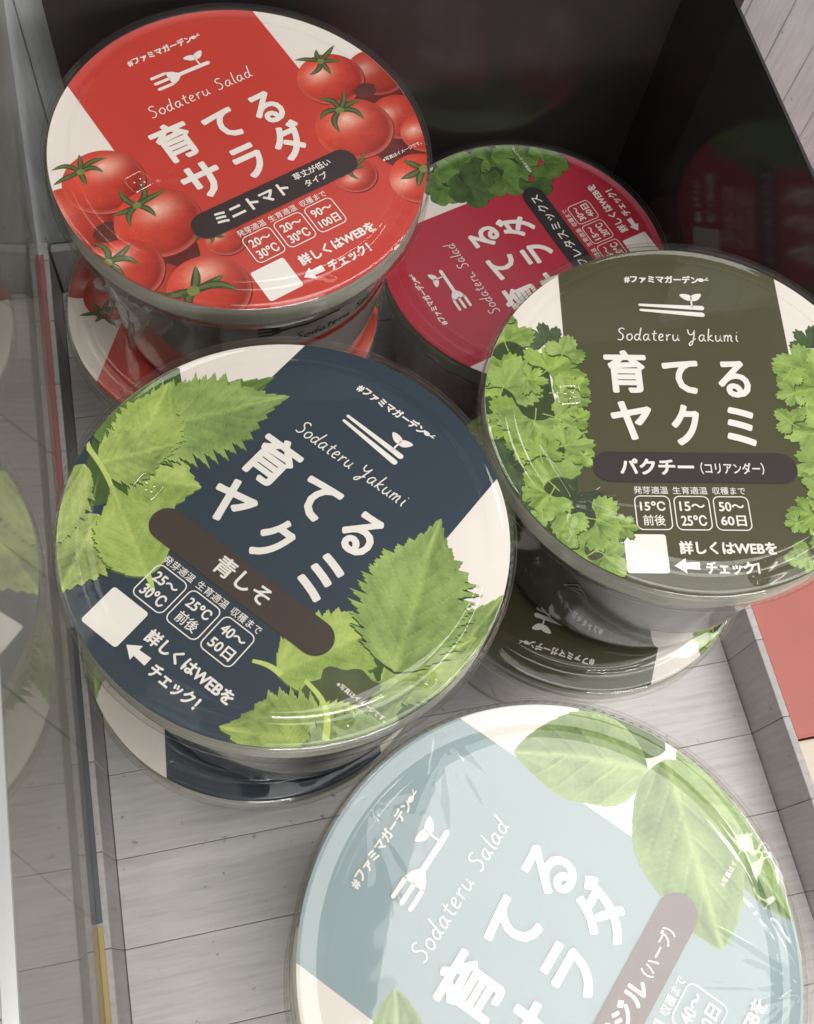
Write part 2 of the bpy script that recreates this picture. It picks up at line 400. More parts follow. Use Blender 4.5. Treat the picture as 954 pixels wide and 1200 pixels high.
def tomato(art, c, r, hl=(-0.38, 0.30), shade=1.0, seed=0, squash=0.95):
    r *= 1.13
    NT, NR = 56, 16; pts = []; cols = []
    for k in range(NR):
        rho = k / (NR - 1)
        for i in range(NT + 1):
            a = 2 * PI * i / NT
            x, y = rho * math.cos(a), rho * math.sin(a) * squash
            pts.append((c[0] + x * r, c[1] + y * r))
            h = math.exp(-(((x - hl[0]) / 0.40) ** 2 + ((y - hl[1]) / 0.26) ** 2))
            lo = clamp(0.62 + 0.5 * (-0.5 * x + 0.75 * y) - 0.35 * rho ** 4)
            col = mix3(RED_D, RED_L, lo)
            ridge = 0.5 + 0.5 * math.cos(5 * a + seed)
            col = mix3(col, RED_L, 0.22 * ridge * rho * (1 - rho) * 4 * 0.6)
            col = mix3(col, PINK, 0.85 * h)
            if rho > 0.86: col = mix3(col, lin(244, 132, 112), 0.6 * (rho - 0.86) / 0.14 * clamp(0.5 - 0.6 * y))
            h2 = math.exp(-(((x - hl[0] * 0.8) / 0.10) ** 2 + ((y - hl[1] * 1.25) / 0.07) ** 2)); col = mix3(col, lin(255, 226, 214), 0.75 * h2)
            m_ = 1 + 0.10 * n2(x * 5 + seed, y * 5) + 0.05 * n2(x * 22, y * 22 + seed)
            cols.append(tuple(q * shade * m_ for q in col))
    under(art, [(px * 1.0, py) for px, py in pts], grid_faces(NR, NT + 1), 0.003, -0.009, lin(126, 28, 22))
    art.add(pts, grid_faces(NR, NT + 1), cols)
def calyx(art, c, r, seed=0, spin=0.0, n=6, shade=1.0):
    r *= 1.12
    rn = random.Random(seed)
    g0, g1 = lin(58, 66, 36), lin(112, 126, 76)
    for k in range(n):
        a = spin + 2 * PI * k / n + rn.uniform(-0.25, 0.25); L = r * rn.uniform(0.75, 1.15)
        e = (c[0] + math.cos(a) * L, c[1] + math.sin(a) * L * 0.8)
        pl = curve_pts(c, e, rn.uniform(-0.28, 0.28))
        for (wsc, ca, cb) in ((1.0, g0, lin(66, 88, 44)), (0.5, lin(86, 100, 56), g1)):
            N = len(pl); pts = []; cols = []
            for i, (x, y) in enumerate(pl):
                p0 = pl[max(i - 1, 0)]; p1 = pl[min(i + 1, N - 1)]; dx, dy = p1[0] - p0[0], p1[1] - p0[1]; l_ = math.hypot(dx, dy) or 1
                t = i / (N - 1); ww = r * 0.105 * wsc * (math.sin(PI * (0.18 + 0.82 * t)) ** 0.8 if t < 1 else 0.0)
                pts += [(x - dy / l_ * ww, y + dx / l_ * ww), (x + dy / l_ * ww, y - dx / l_ * ww)]
                cc = tuple(q * shade for q in mix3(ca, cb, t)); cols += [cc, cc]
            art.add(pts, [(2 * i, 2 * i + 1, 2 * i + 3, 2 * i + 2) for i in range(N - 1)], cols)
    blob(art, c, r * 0.14, r * 0.12, lin(128, 140, 76), seed=seed)

def art_tomato(label):
    A = Art()
    blob(A, (-0.72, -0.26), 0.20, 0.34, lin(92, 26, 20), 0.3, 1); blob(A, (0.80, -0.20), 0.20, 0.34, lin(100, 30, 22), -0.2, 2)
    tomato(A, (-0.97, 0.02), 0.20, seed=3, shade=0.9); tomato(A, (-0.71, 0.16), 0.185, (0.25, 0.35), seed=1)
    blob(A, (-0.84, -0.12), 0.075, 0.06, lin(96, 40, 34), seed=9)
    tomato(A, (-0.60, -0.19), 0.195, (0.15, 0.3), seed=2); tomato(A, (-0.36, -0.44), 0.095, seed=4, shade=0.95); tomato(A, (-0.78, -0.52), 0.12, seed=14, shade=0.75)
    tomato(A, (-0.88, -0.36), 0.17, (-0.1, 0.4), seed=5); tomato(A, (-0.59, -0.66), 0.185, (0.1, 0.45), seed=6)
    tomato(A, (0.93, 0.10), 0.15, seed=7, shade=0.7); tomato(A, (0.86, -0.22), 0.14, seed=8, shade=0.85)
    tomato(A, (0.68, 0.18), 0.165, (-0.2, 0.3), seed=9); tomato(A, (0.60, -0.17), 0.19, (0.0, 0.3), seed=10)
    tomato(A, (0.92, -0.38), 0.12, seed=11, shade=0.9); tomato(A, (0.43, -0.43), 0.105, (-0.2, -0.1), seed=12)
    blob(A, (0.80, 0.02), 0.065, 0.05, lin(98, 48, 40), seed=4)
    tomato(A, (0.72, -0.62), 0.15, (-0.55, 0.15), seed=13)
    for (c, r, s_, sp_) in (((-0.78, 0.27), 0.13, 1, 0.3), ((-0.64, -0.05), 0.14, 2, 0.9), ((-0.93, -0.28), 0.15, 3, 0.5), ((-0.66, -0.63), 0.20, 4, 0.2),
                            ((-0.40, -0.38), 0.09, 5, 0), ((0.70, 0.31), 0.13, 6, 0.4), ((0.60, -0.03), 0.15, 7, 0.1), ((0.44, -0.37), 0.10, 8, 0.6), ((0.77, -0.58), 0.17, 9, 0.8)):
        calyx(A, c, r, s_, sp_)
    return A.build('printed_tomatoes', label)
SH_D, SH_L = lin(72, 104, 46), lin(178, 204, 118)
SY_D, SY_L = lin(112, 146, 54), lin(204, 222, 126)
SK_D, SK_L = lin(44, 70, 30), lin(124, 156, 72)
def art_shiso(label):
    A = Art()
    blob(A, (-0.78, -0.10), 0.22, 0.42, lin(70, 96, 40), 0.5, 1, 0.3); blob(A, (0.78, -0.25), 0.22, 0.36, lin(66, 92, 38), 0.1, 2, 0.3)
    pl = pointed_leaf
    pl(A, (-0.86, -0.22), (-0.97, 0.24), 0.22, SK_D, SK_L, 1, 0.28)
    pl(A, (-0.70, -0.26), (-0.42, -0.10), 0.20, SY_D, SY_L, 2, 0.25, 10)
    pl(A, (-0.80, -0.20), (-0.56, 0.56), 0.20, SK_D, SK_L, 21, 0.26, 13)
    pl(A, (-0.84, -0.10), (-0.44, 0.52), 0.24, SH_D, SH_L, 3, 0.30, 15)
    pl(A, (-0.72, -0.24), (-0.90, 0.22), 0.18, SY_D, SY_L, 4, 0.26, 12)
    pl(A, (-0.84, -0.30), (-0.66, -0.02), 0.17, SH_D, SY_L, 5, 0.24, 11)
    pl(A, (-0.66, -0.48), (-0.52, -0.86), 0.17, SK_D, SY_L, 6, 0.26, 11)
    pl(A, (-0.88, -0.34), (-0.70, -0.84), 0.12, SH_D, SY_L, 16, 0.26, 11)
    ribbon(A, curve_pts((-0.97, -0.26), (-0.62, -0.40), 0.05), 0.025, 0.018, SY_L)
    pl(A, (-0.30, -0.56), (-0.72, -0.34), 0.17, SY_D, SY_L, 7, 0.18, 11)
    ribbon(A, curve_pts((-0.31, -0.555), (-0.235, -0.60), 0.05), 0.026, 0.016, SY_L)
    pl(A, (0.92, -0.20), (0.92, 0.34), 0.13, SK_D, SH_L, 8, 0.28, 12)
    pl(A, (0.78, -0.34), (0.94, 0.10), 0.15, SH_D, SY_L, 9, 0.26, 12)
    pl(A, (0.62, -0.70), (0.86, -0.24), 0.20, SK_D, SH_L, 10, 0.26, 12)
    pl(A, (0.40, -0.55), (0.62, -0.06), 0.20, SY_D, SY_L, 11, 0.20, 12)
    pl(A, (0.76, -0.24), (0.49, 0.46), 0.27, SH_D, SH_L, 12, 0.30, 16)
    ribbon(A, curve_pts((0.41, -0.54), (0.28, -0.57), -0.08), 0.028, 0.016, SY_L)
    blob(A, (0.64, -0.44), 0.10, 0.16, lin(84, 92, 58), -0.7, 6, 0.4)
    pl(A, (0.62, -0.60), (0.84, -0.46), 0.09, SH_D, SY_L, 13, 0.24, 9)
    pl(A, (0.78, -0.62), (0.36, -0.86), 0.21, SH_D, SY_L, 14, 0.26, 11)
    pl(A, (0.90, -0.46), (0.66, -0.80), 0.15, SK_D, SH_L, 15, 0.26, 10)
    ribbon(A, curve_pts((0.50, -0.50), (0.72, -0.64), 0.16), 0.018, 0.030, SY_L)
    return A.build('printed_leaves', label)
CO_D, CO_L = lin(76, 108, 38), lin(178, 206, 98)
def art_coriander(label):
    A = Art(); rn = random.Random(5)
    blob(A, (-0.80, -0.12), 0.20, 0.62, lin(52, 72, 32), 0.15, 1, 0.35); blob(A, (0.82, -0.16), 0.22, 0.58, lin(50, 70, 30), -0.1, 2, 0.35)
    blob(A, (-0.52, -0.58), 0.14, 0.12, lin(56, 66, 46), 0.3, 3, 0.3)
    L = [(-0.66, 0.42, 100, .12, 1), (-0.86, 0.44, 95, .17, 0), (-0.92, 0.20, 140, .17, 0), (-0.60, 0.24, 35, .20, 0), (-0.84, 0.16, 60, .20, 0), (-0.56, 0.06, -10, .15, 0), (-0.60, -0.10, -30, .17, 0),
         (-0.90, -0.10, 200, .18, 0), (-0.78, -0.14, 250, .20, 0), (-0.56, -0.22, 10, .15, 0), (-0.72, -0.34, 120, .20, 0), (-0.92, -0.34, 200, .15, 1), (-0.74, -0.52, 230, .16, 0), (-0.64, -0.62, 250, .13, 0),
         (-0.44, -0.64, -20, .17, 0), (-0.60, -0.80, 200, .14, 0), (-0.44, -0.82, -40, .13, 0), (-0.86, -0.54, 210, .12, 1)]
    Rr = [(0.70, 0.42, 80, .13, 1), (0.58, 0.26, 165, .16, 0), (0.80, 0.22, 20, .20, 0), (0.62, 0.12, 190, .18, 0), (0.56, -0.12, 175, .17, 0), (0.76, -0.06, 60, .2, 0), (0.58, -0.32, 200, .15, 0), (0.84, -0.3, 0, .2, 0),
          (0.62, -0.50, 180, .16, 0), (0.50, -0.60, 220, .13, 0), (0.74, -0.56, 300, .18, 0), (0.44, -0.80, 200, .10, 0), (0.60, -0.74, 240, .15, 0)]
    for side, lst in ((-1, L), (1, Rr)):
        for (x, y, d, r, dk) in list(lst):
            if not dk:
                an = math.radians(d + rn.uniform(-70, 70)); lst.append((x + math.cos(an) * r * 0.55, y + math.sin(an) * r * 0.55, math.degrees(an), r * rn.uniform(0.42, 0.62), 0))
    for k, (x, y, d, r, dk) in enumerate(L + Rr):
        a, b = (lin(42, 60, 36), lin(84, 108, 62)) if dk else (mix3(CO_D, SY_D, rn.random() * 0.5), mix3(CO_L, SH_L, rn.random()))
        fan_leaf(A, (x, y), d, r, a, b, k + 1, 3 if k % 3 else 5, 0.15, 21, 0.46, 118)
        ribbon(A, curve_pts((x - math.cos(math.radians(d)) * r * 0.7, y - math.sin(math.radians(d)) * r * 0.7), (x + math.cos(math.radians(d)) * r * 0.3, y + math.sin(math.radians(d)) * r * 0.3), 0.08), 0.006, 0.002, mix3(a, b, 0.85))
    return A.build('printed_leaves', label)
BA_D, BA_L = lin(80, 112, 50), lin(176, 200, 130)
def art_basil(label):
    A = Art(); pl = pointed_leaf; k = dict(serr=0.03, teeth=12, veins=5, vein_light=0.55, cup=1.2)
    pl(A, (0.95, 0.02), (0.90, 0.42), 0.11, lin(60, 88, 36), lin(112, 140, 70), 1, **k)
    pl(A, (0.90, -0.12), (0.66, -0.74), 0.14, BA_D, BA_L, 2, fullness=0.6, **k)
    pl(A, (0.98, -0.02), (0.94, -0.44), 0.10, lin(96, 124, 56), BA_L, 7, **k)
    pl(A, (0.84, 0.04), (0.58, 0.54), 0.24, BA_D, BA_L, 3, fullness=0.55, bend=-0.03, **k)
    pl(A, (0.92, 0.0), (0.40, -0.54), 0.28, lin(84, 114, 56), BA_L, 4, fullness=0.5, **k)
    pl(A, (-0.80, 0.14), (-0.43, 0.44), 0.17, BA_D, BA_L, 5, fullness=0.7, **k)
    pl(A, (-0.88, -0.05), (-0.50, -0.55), 0.2, BA_D, BA_L, 6, fullness=0.6, **k)
    return A.build('printed_leaves', label)
def art_lettuce(label):
    A = Art(); rn = random.Random(9)
    blob(A, (0.78, -0.10), 0.22, 0.42, lin(50, 66, 36), -0.1, 1, 0.3)
    for i, (x, y, d, r) in enumerate(((0.92, 0.30, 80, .16), (0.72, 0.24, 130, .17), (0.90, 0.05, 20, .2), (0.62, 0.04, 165, .2), (0.84, -0.2, 0, .2), (0.60, -0.24, 190, .2), (0.48, -0.42, 200, .15), (0.80, -0.45, 300, .2), (0.62, -0.62, 240, .18), (0.74, -0.05, 110, .16))):
        fan_leaf(A, (x, y), d, r, lin(42, 66, 30), lin(122, 160, 72) if i % 3 else lin(86, 116, 58), i, 5, 0.05, 9, 0.2, 150)
    for i, (x, y, d, r) in enumerate(((-0.74, 0.30, 90, .17), (-0.88, 0.1, 170, .19), (-0.62, 0.04, 30, .18), (-0.74, -0.2, 200, .2), (-0.6, -0.4, 320, .18), (-0.8, -0.5, 230, .17), (-0.52, -0.68, 270, .15))):
        fan_leaf(A, (x, y), d, r, lin(46, 70, 32), lin(128, 160, 76), i + 20, 5, 0.05, 9, 0.2, 150)
    return A.build('printed_leaves', label)

# ------------------------------------------------------------------ lettering
ZT = 0.0052
TEXTS = []      # (list id, curve object, bbox, map)
def text(bag, s_, x0, x1, y0, y1, off=0.012, z=ZT, fn=None, keep=False):
    c = bpy.data.curves.new('lettering', 'FONT'); c.body = s_; c.offset = 0.0; c.resolution_u = 3
    o = bpy.data.objects.new('lettering', c); COL.objects.link(o)
    TEXTS.append((bag, o, (x0, x1, y0, y1), z, (fn, off)))
def flush_texts():
    dg = bpy.context.evaluated_depsgraph_get()
    for bag, o, (x0, x1, y0, y1), z, fn in TEXTS:
        me = bpy.data.meshes.new_from_object(o.evaluated_get(dg))
        xs = [v.co.x for v in me.vertices]; ys_ = [v.co.y for v in me.vertices]
        ax, bx, ay, by = min(xs), max(xs), min(ys_), max(ys_)
        fn, e = fn
        x0 += e; x1 -= e; y0 += e; y1 -= e; nc = 10 if e > 0.003 else 6
        for q in range(nc + 1):          # several nudged impressions give the bold, round-cornered strokes
            ex, ey = (0, 0) if q == nc else (e * math.cos(2 * PI * q / nc), e * math.sin(2 * PI * q / nc))
            base = len(bag['v']); zz = z + 0.00002 * q
            for v in me.vertices:
                x = ex + x0 + (v.co.x - ax) / (bx - ax) * (x1 - x0); y = ey + y0 + (v.co.y - ay) / (by - ay) * (y1 - y0)
                bag['v'].append((x, y, zz))
            bag['f'] += [tuple(base + i for i in p.vertices) for p in me.polygons]
        cu = o.data; bpy.data.objects.remove(o); bpy.data.curves.remove(cu); bpy.data.meshes.remove(me)
    TEXTS.clear()
def stroke(bag, pl, wd, z=ZT, caps=True, fn=None):
    n = len(pl); b = len(bag['v'])
    for i, (x, y) in enumerate(pl):
        a = pl[max(i - 1, 0)]; c = pl[min(i + 1, n - 1)]; dx, dy = c[0] - a[0], c[1] - a[1]; L = math.hypot(dx, dy) or 1
        for s_ in (1, -1):
            p = (x - s_ * dy / L * wd / 2, y + s_ * dx / L * wd / 2)
            bag['v'].append(fn(*p) if fn else (p[0], p[1], z))
    bag['f'] += [(b + 2 * i, b + 2 * i + 1, b + 2 * i + 3, b + 2 * i + 2) for i in range(n - 1)]
    if caps:
        for (x, y), (px, py) in ((pl[0], pl[1]), (pl[-1], pl[-2])):
            a0 = math.atan2(y - py, x - px); b = len(bag['v']); ring = []
            for k in range(7):
                a = a0 - PI / 2 + PI * k / 6; p = (x + math.cos(a) * wd / 2, y + math.sin(a) * wd / 2)
                bag['v'].append(fn(*p) if fn else (p[0], p[1], z)); ring.append(b + k)
            bag['f'].append(tuple(ring))
def poly(bag, pts, z=ZT, fn=None):
    b = len(bag['v']); bag['v'] += [fn(*p) if fn else (p[0], p[1], z) for p in pts]; bag['f'].append(tuple(range(b, b + len(pts))))
def rrect(x0, x1, y0, y1, r, n=6):
    out = []
    for cx, cy, a0 in ((x1 - r, y1 - r, 0), (x0 + r, y1 - r, 90), (x0 + r, y0 + r, 180), (x1 - r, y0 + r, 270)):
        for k in range(n + 1):
            a = math.radians(a0 + 90 * k / n); out.append((cx + r * math.cos(a), cy + r * math.sin(a)))
    return out
def smooth_line(pts, sub=5):
    out = []
    P = [pts[0]] + list(pts) + [pts[-1]]
    for i in range(1, len(P) - 2):
        p0, p1, p2, p3 = P[i - 1:i + 3]
        for k in range(sub):
            t = k / sub
            out.append(tuple(0.5 * ((2 * p1[j]) + (-p0[j] + p2[j]) * t + (2 * p0[j] - 5 * p1[j] + 4 * p2[j] - p3[j]) * t * t + (-p0[j] + 3 * p1[j] - 3 * p2[j] + p3[j]) * t ** 3) for j in (0, 1)))
    out.append(pts[-1]); return out
# a thin handwritten alphabet: strokes in a box about one x-height wide
HW = {
 'S': (0.85, [[(0.80, 1.45), (0.55, 1.62), (0.22, 1.45), (0.25, 1.10), (0.55, 0.80), (0.62, 0.40), (0.35, 0.05), (0.0, 0.12)]]),
 'Y': (1.05, [[(0.05, 1.55), (0.10, 1.05), (0.35, 0.85), (0.62, 1.05), (0.80, 1.50)], [(0.80, 1.50), (0.66, 0.60), (0.42, -0.35), (0.15, -0.55), (0.10, -0.30), (0.45, 0.05), (0.85, 0.35)]]),
 'o': (0.80, [[(0.40, 0.85), (0.12, 0.60), (0.15, 0.15), (0.42, 0.02), (0.68, 0.35), (0.62, 0.78), (0.38, 0.85)]]),
 'd': (0.90, [[(0.62, 0.70), (0.38, 0.85), (0.10, 0.50), (0.18, 0.08), (0.45, 0.12), (0.64, 0.60)], [(0.86, 1.70), (0.70, 0.90), (0.62, 0.25), (0.80, 0.02)]]),
 'a': (0.88, [[(0.66, 0.75), (0.38, 0.85), (0.10, 0.48), (0.18, 0.06), (0.44, 0.12), (0.66, 0.70)], [(0.68, 0.85), (0.62, 0.25), (0.82, 0.02)]]),
 't': (0.66, [[(0.42, 1.35), (0.30, 0.70), (0.30, 0.15), (0.55, 0.02)], [(0.08, 0.90), (0.62, 0.98)]]),
 'e': (0.76, [[(0.12, 0.42), (0.50, 0.55), (0.56, 0.80), (0.32, 0.88), (0.12, 0.50), (0.22, 0.06), (0.62, 0.12)]]),
 'r': (0.68, [[(0.15, 0.85), (0.18, 0.40), (0.14, 0.02)], [(0.17, 0.45), (0.38, 0.80), (0.62, 0.80)]]),
 'u': (0.88, [[(0.16, 0.85), (0.10, 0.30), (0.30, 0.02), (0.58, 0.30), (0.68, 0.85)], [(0.68, 0.85), (0.64, 0.25), (0.82, 0.02)]]),
 'k': (0.80, [[(0.30, 1.70), (0.20, 0.90), (0.10, 0.02)], [(0.62, 0.85), (0.20, 0.48), (0.40, 0.20), (0.72, 0.02)]]),
 'm': (1.20, [[(0.12, 0.85), (0.10, 0.02)], [(0.12, 0.45), (0.35, 0.85), (0.50, 0.70), (0.46, 0.02)], [(0.48, 0.45), (0.74, 0.85), (0.88, 0.70), (0.84, 0.20), (1.02, 0.02)]]),
 'i': (0.42, [[(0.18, 0.85), (0.14, 0.25), (0.30, 0.02)], [(0.24, 1.18), (0.26, 1.26)]]),
 'l': (0.42, [[(0.34, 1.70), (0.20, 0.80), (0.16, 0.15), (0.32, 0.02)]]),
 ' ': (0.75, [])}
def handwrite(bag, s_, x0, x1, yb, h, wd=0.0062, fn=None):
    tot = sum(HW[c][0] for c in s_); k = (x1 - x0) / tot; x = x0
    for c in s_:
        adv, sts = HW[c]
        for st_ in sts:
            pts = [(x + px * k * 0.92 + 0.10 * (py * h) * 0.5, yb + py * h) for px, py in st_]
            stroke(bag, smooth_line(pts) if len(pts) > 2 else pts, wd, caps=False, fn=fn)
        x += adv * k
def sprout(bag, x, y, s_, fn=None, stem=True):
    if stem: stroke(bag, curve_pts((x, y - 0.075 * s_), (x, y), 0.05, 5), 0.014 * s_, caps=False, fn=fn)
    for sg in (-1, 1):
        pts = []
        for k in range(12):
            a = 2 * PI * k / 12; u, v = 0.052 * math.cos(a), 0.026 * math.sin(a) * (1.1 - 0.4 * math.cos(a))
            an = math.radians(32 if sg > 0 else 158)
            pts.append((x + s_ * (sg * 0.0 + 0.045 * math.cos(an) + u * math.cos(an) - v * math.sin(an)), y + s_ * (0.030 * 1 + u * math.sin(an) * 1.0 + v * math.cos(an))))
        if sg < 0: pts = pts[::-1]
        poly(bag, pts, fn=fn)
def icon_chopsticks(bag):
    for (a, b) in (((-0.160, 0.617), (0.158, 0.602)), ((-0.158, 0.585), (0.155, 0.560))):
        n = 6; pl_ = [(a[0] + (b[0] - a[0]) * i / n, a[1] + (b[1] - a[1]) * i / n) for i in range(n + 1)]
        base = len(bag['v'])
        for i, (x, y) in enumerate(pl_):
            ww = 0.0075 + 0.0065 * i / n
            bag['v'] += [(x, y + ww, ZT), (x, y - ww, ZT)]
        bag['f'] += [(base + 2 * i, base + 2 * i + 1, base + 2 * i + 3, base + 2 * i + 2) for i in range(n)]
        for (x, y, r) in ((a[0], a[1], 0.0075), (b[0], b[1], 0.014)):
            poly(bag, [(x + r * math.cos(2 * PI * k / 12), y + r * math.sin(2 * PI * k / 12)) for k in range(12)], z=ZT + 0.0001)
    sprout(bag, 0.112, 0.652, 0.66)
def icon_fork(bag, fn=None, ox=0, oy=0, sc=1, sp_=True):
    t = lambda pts: [(ox + x * sc, oy + y * sc) for x, y in pts]
    poly(bag, t([(-0.02, 0.012), (0.155, 0.012), (0.168, 0.0), (0.155, -0.012), (-0.02, -0.012)]), fn=fn)
    poly(bag, t([(-0.02, 0.012), (-0.02, -0.012), (-0.045, -0.034), (-0.085, -0.050), (-0.085, 0.050), (-0.045, 0.034)]), fn=fn)
    for yy in (-0.041, 0.0, 0.041):
        stroke(bag, t([(-0.085, yy), (-0.165, yy)]), 0.019 * sc, fn=fn)
    if sp_: sprout(bag, ox + 0.112 * sc, oy + 0.055 * sc, 0.66 * sc, fn=fn)
def bagm(): return {'v': [], 'f': []}

def write_label(bag, spec):
    text(bag, '#ファミマガーデン', -0.226, 0.166, 0.757, 0.808, 0.0022)
    poly(bag, [(0.178 + 0.016 * math.cos(2 * PI * k / 10), 0.782 + 0.012 * math.sin(2 * PI * k / 10)) for k in range(10)])
    stroke(bag, [(0.19, 0.782), (0.216, 0.782)], 0.006); stroke(bag, [(0.20, 0.783), (0.214, 0.797)], 0.005)
    if spec['icon'] == 'fork': icon_fork(bag, oy=0.590)
    else: icon_chopsticks(bag)
    handwrite(bag, 'Sodateru Salad' if spec['icon'] == 'fork' else 'Sodateru Yakumi', -0.295, 0.325, 0.395, 0.046)
    o = 0.0078
    text(bag, '育', -0.378, -0.165, 0.082, 0.335, o); text(bag, 'て', -0.090, 0.092, 0.080, 0.277, o); text(bag, 'る', 0.182, 0.343, 0.062, 0.280, o)
    if spec['icon'] == 'fork':
        text(bag, 'サ', -0.378, -0.165, -0.192, 0.030, o); text(bag, 'ラ', -0.083, 0.078, -0.198, 0.020, o); text(bag, 'ダ', 0.155, 0.352, -0.198, 0.045, o)
    else:
        text(bag, 'ヤ', -0.373, -0.170, -0.185, 0.036, o); text(bag, 'ク', -0.080, 0.062, -0.212, 0.020, o); text(bag, 'ミ', 0.183, 0.330, -0.212, 0.008, o)
    for (s_, x0, x1, y0, y1) in spec['pill']: text(bag, s_, x0, x1, y0, y1, (0.0021 if '青' in s_ else 0.0034) if y1 - y0 > 0.07 and len(s_) < 6 else 0.0009)
    for s_, x0, x1 in (('発芽適温', -0.302, -0.140), ('生育適温', -0.118, 0.046), ('収穫まで', 0.070, 0.226)):
        text(bag, s_, x0, x1, -0.474, -0.434, 0.0003)
    for k, (l1, l2) in enumerate(spec['boxes']):
        cx = (-0.221, -0.036, 0.149)[k]
        pts = rrect(cx - 0.082, cx + 0.082, -0.658, -0.485, 0.028); pts.append(pts[0]); stroke(bag, pts, 0.0055, caps=False)
        for s_, ya, yb in ((l1, -0.562, -0.512), (l2, -0.638, -0.582)):
            half = 0.060 if len(s_) > 2 else 0.052
            text(bag, s_, cx - half, cx + half, ya, yb, 0.0017 if s_[0] in '0123456789' else 0.0007)
    text(bag, '詳しくはWEBを', -0.122, 0.330, -0.782, -0.714, 0.0026)
    text(bag, 'チェック！', -0.012, 0.236, -0.880, -0.816, 0.0026)
    poly(bag, [(-0.155, -0.838), (-0.100, -0.800), (-0.100, -0.822)][::-1]); poly(bag, [(-0.155, -0.838), (-0.100, -0.854), (-0.100, -0.876)][::-1])
    poly(bag, [(-0.155, -0.838), (-0.100, -0.854), (-0.038, -0.858), (-0.038, -0.818), (-0.100, -0.822)])
    text(bag, '※写真はイメージです。', 0.61, 0.86, -0.440, -0.415, 0.0004)

# ------------------------------------------------------------------ the tubs
lid_prof = [(0.0, 0.048), (0.30, 0.048), (0.60, 0.048), (0.82, 0.048), (0.846, 0.0475), (0.857, 0.0445), (0.866, 0.036), (0.874, 0.0265), (0.885, 0.019), (0.898, 0.016), (0.920, 0.019), (0.945, 0.025), (0.962, 0.032), (0.978, 0.032), (0.988, 0.022)]
rim_prof = [(0.988, 0.022), (0.996, 0.016), (1.0, 0.004), (1.0, -0.010), (0.996, -0.016), (0.996, -0.034), (1.001, -0.040), (1.003, -0.10), (1.006, -0.106), (1.013, -0.112), (1.014, -0.126), (1.006, -0.134)]
LID_ME = lathe('lid_top', lid_prof, 240)
LID_ME.materials.append(M_LID)
RIM_ME = lathe('lid_rim', rim_prof, 300, knurl=(6, 7)); RIM_ME.materials.append(M_RIM)
tub_prof = [(0.972, -0.006), (0.976, -0.012), (0.978, -0.10), (0.985, -0.125), (0.985, -0.150), (0.945, -0.165), (0.935, -0.20), (0.928, -0.27), (0.918, -0.285), (0.900, -0.292), (0.896, -0.31), (0.888, -0.42), (0.856, -0.78), (0.822, -1.10), (0.805, -1.20), (0.795, -1.27), (0.77, -1.315), (0.72, -1.33), (0.70, -1.32), (0.0, -1.32)]
def tub_r(z):
    for (r0, z0), (r1, z1) in zip(tub_prof[5:], tub_prof[6:]):
        if z1 <= z <= z0: return r0 + (r1 - r0) * (z0 - z) / (z0 - z1)
    return 0.8
def make_emb():
    bm_v = []; bm_f = []
    pts = rrect(-0.055, 0.055, -0.05, 0.05, 0.018, 4); n = len(pts)
    for k, (x, y) in enumerate(pts):
        for dr, z in ((0.94, 0.0), (1.0, 0.006), (1.07, 0.0)): bm_v.append((x * dr, y * dr, 0.0485 + z))
    for k in range(n):
        j = (k + 1) % n
        for q in range(2): bm_f.append((k * 3 + q, j * 3 + q, j * 3 + q + 1, k * 3 + q + 1))
    for cx, cy in ((-0.02, 0.012), (0.018, 0.014), (0.0, -0.018), (0.024, -0.014)):
        b = len(bm_v); bm_v.append((cx, cy, 0.0545))
        for k in range(8): bm_v.append((cx + 0.009 * math.cos(k * PI / 4), cy + 0.009 * math.sin(k * PI / 4), 0.0485))
        for k in range(8): bm_f.append((b, b + 1 + k, b + 1 + (k + 1) % 8))
    me = mesh('embossed_mark', bm_v, bm_f, True); me.materials.append(M_EMB); return me
EMB_ME = make_emb()

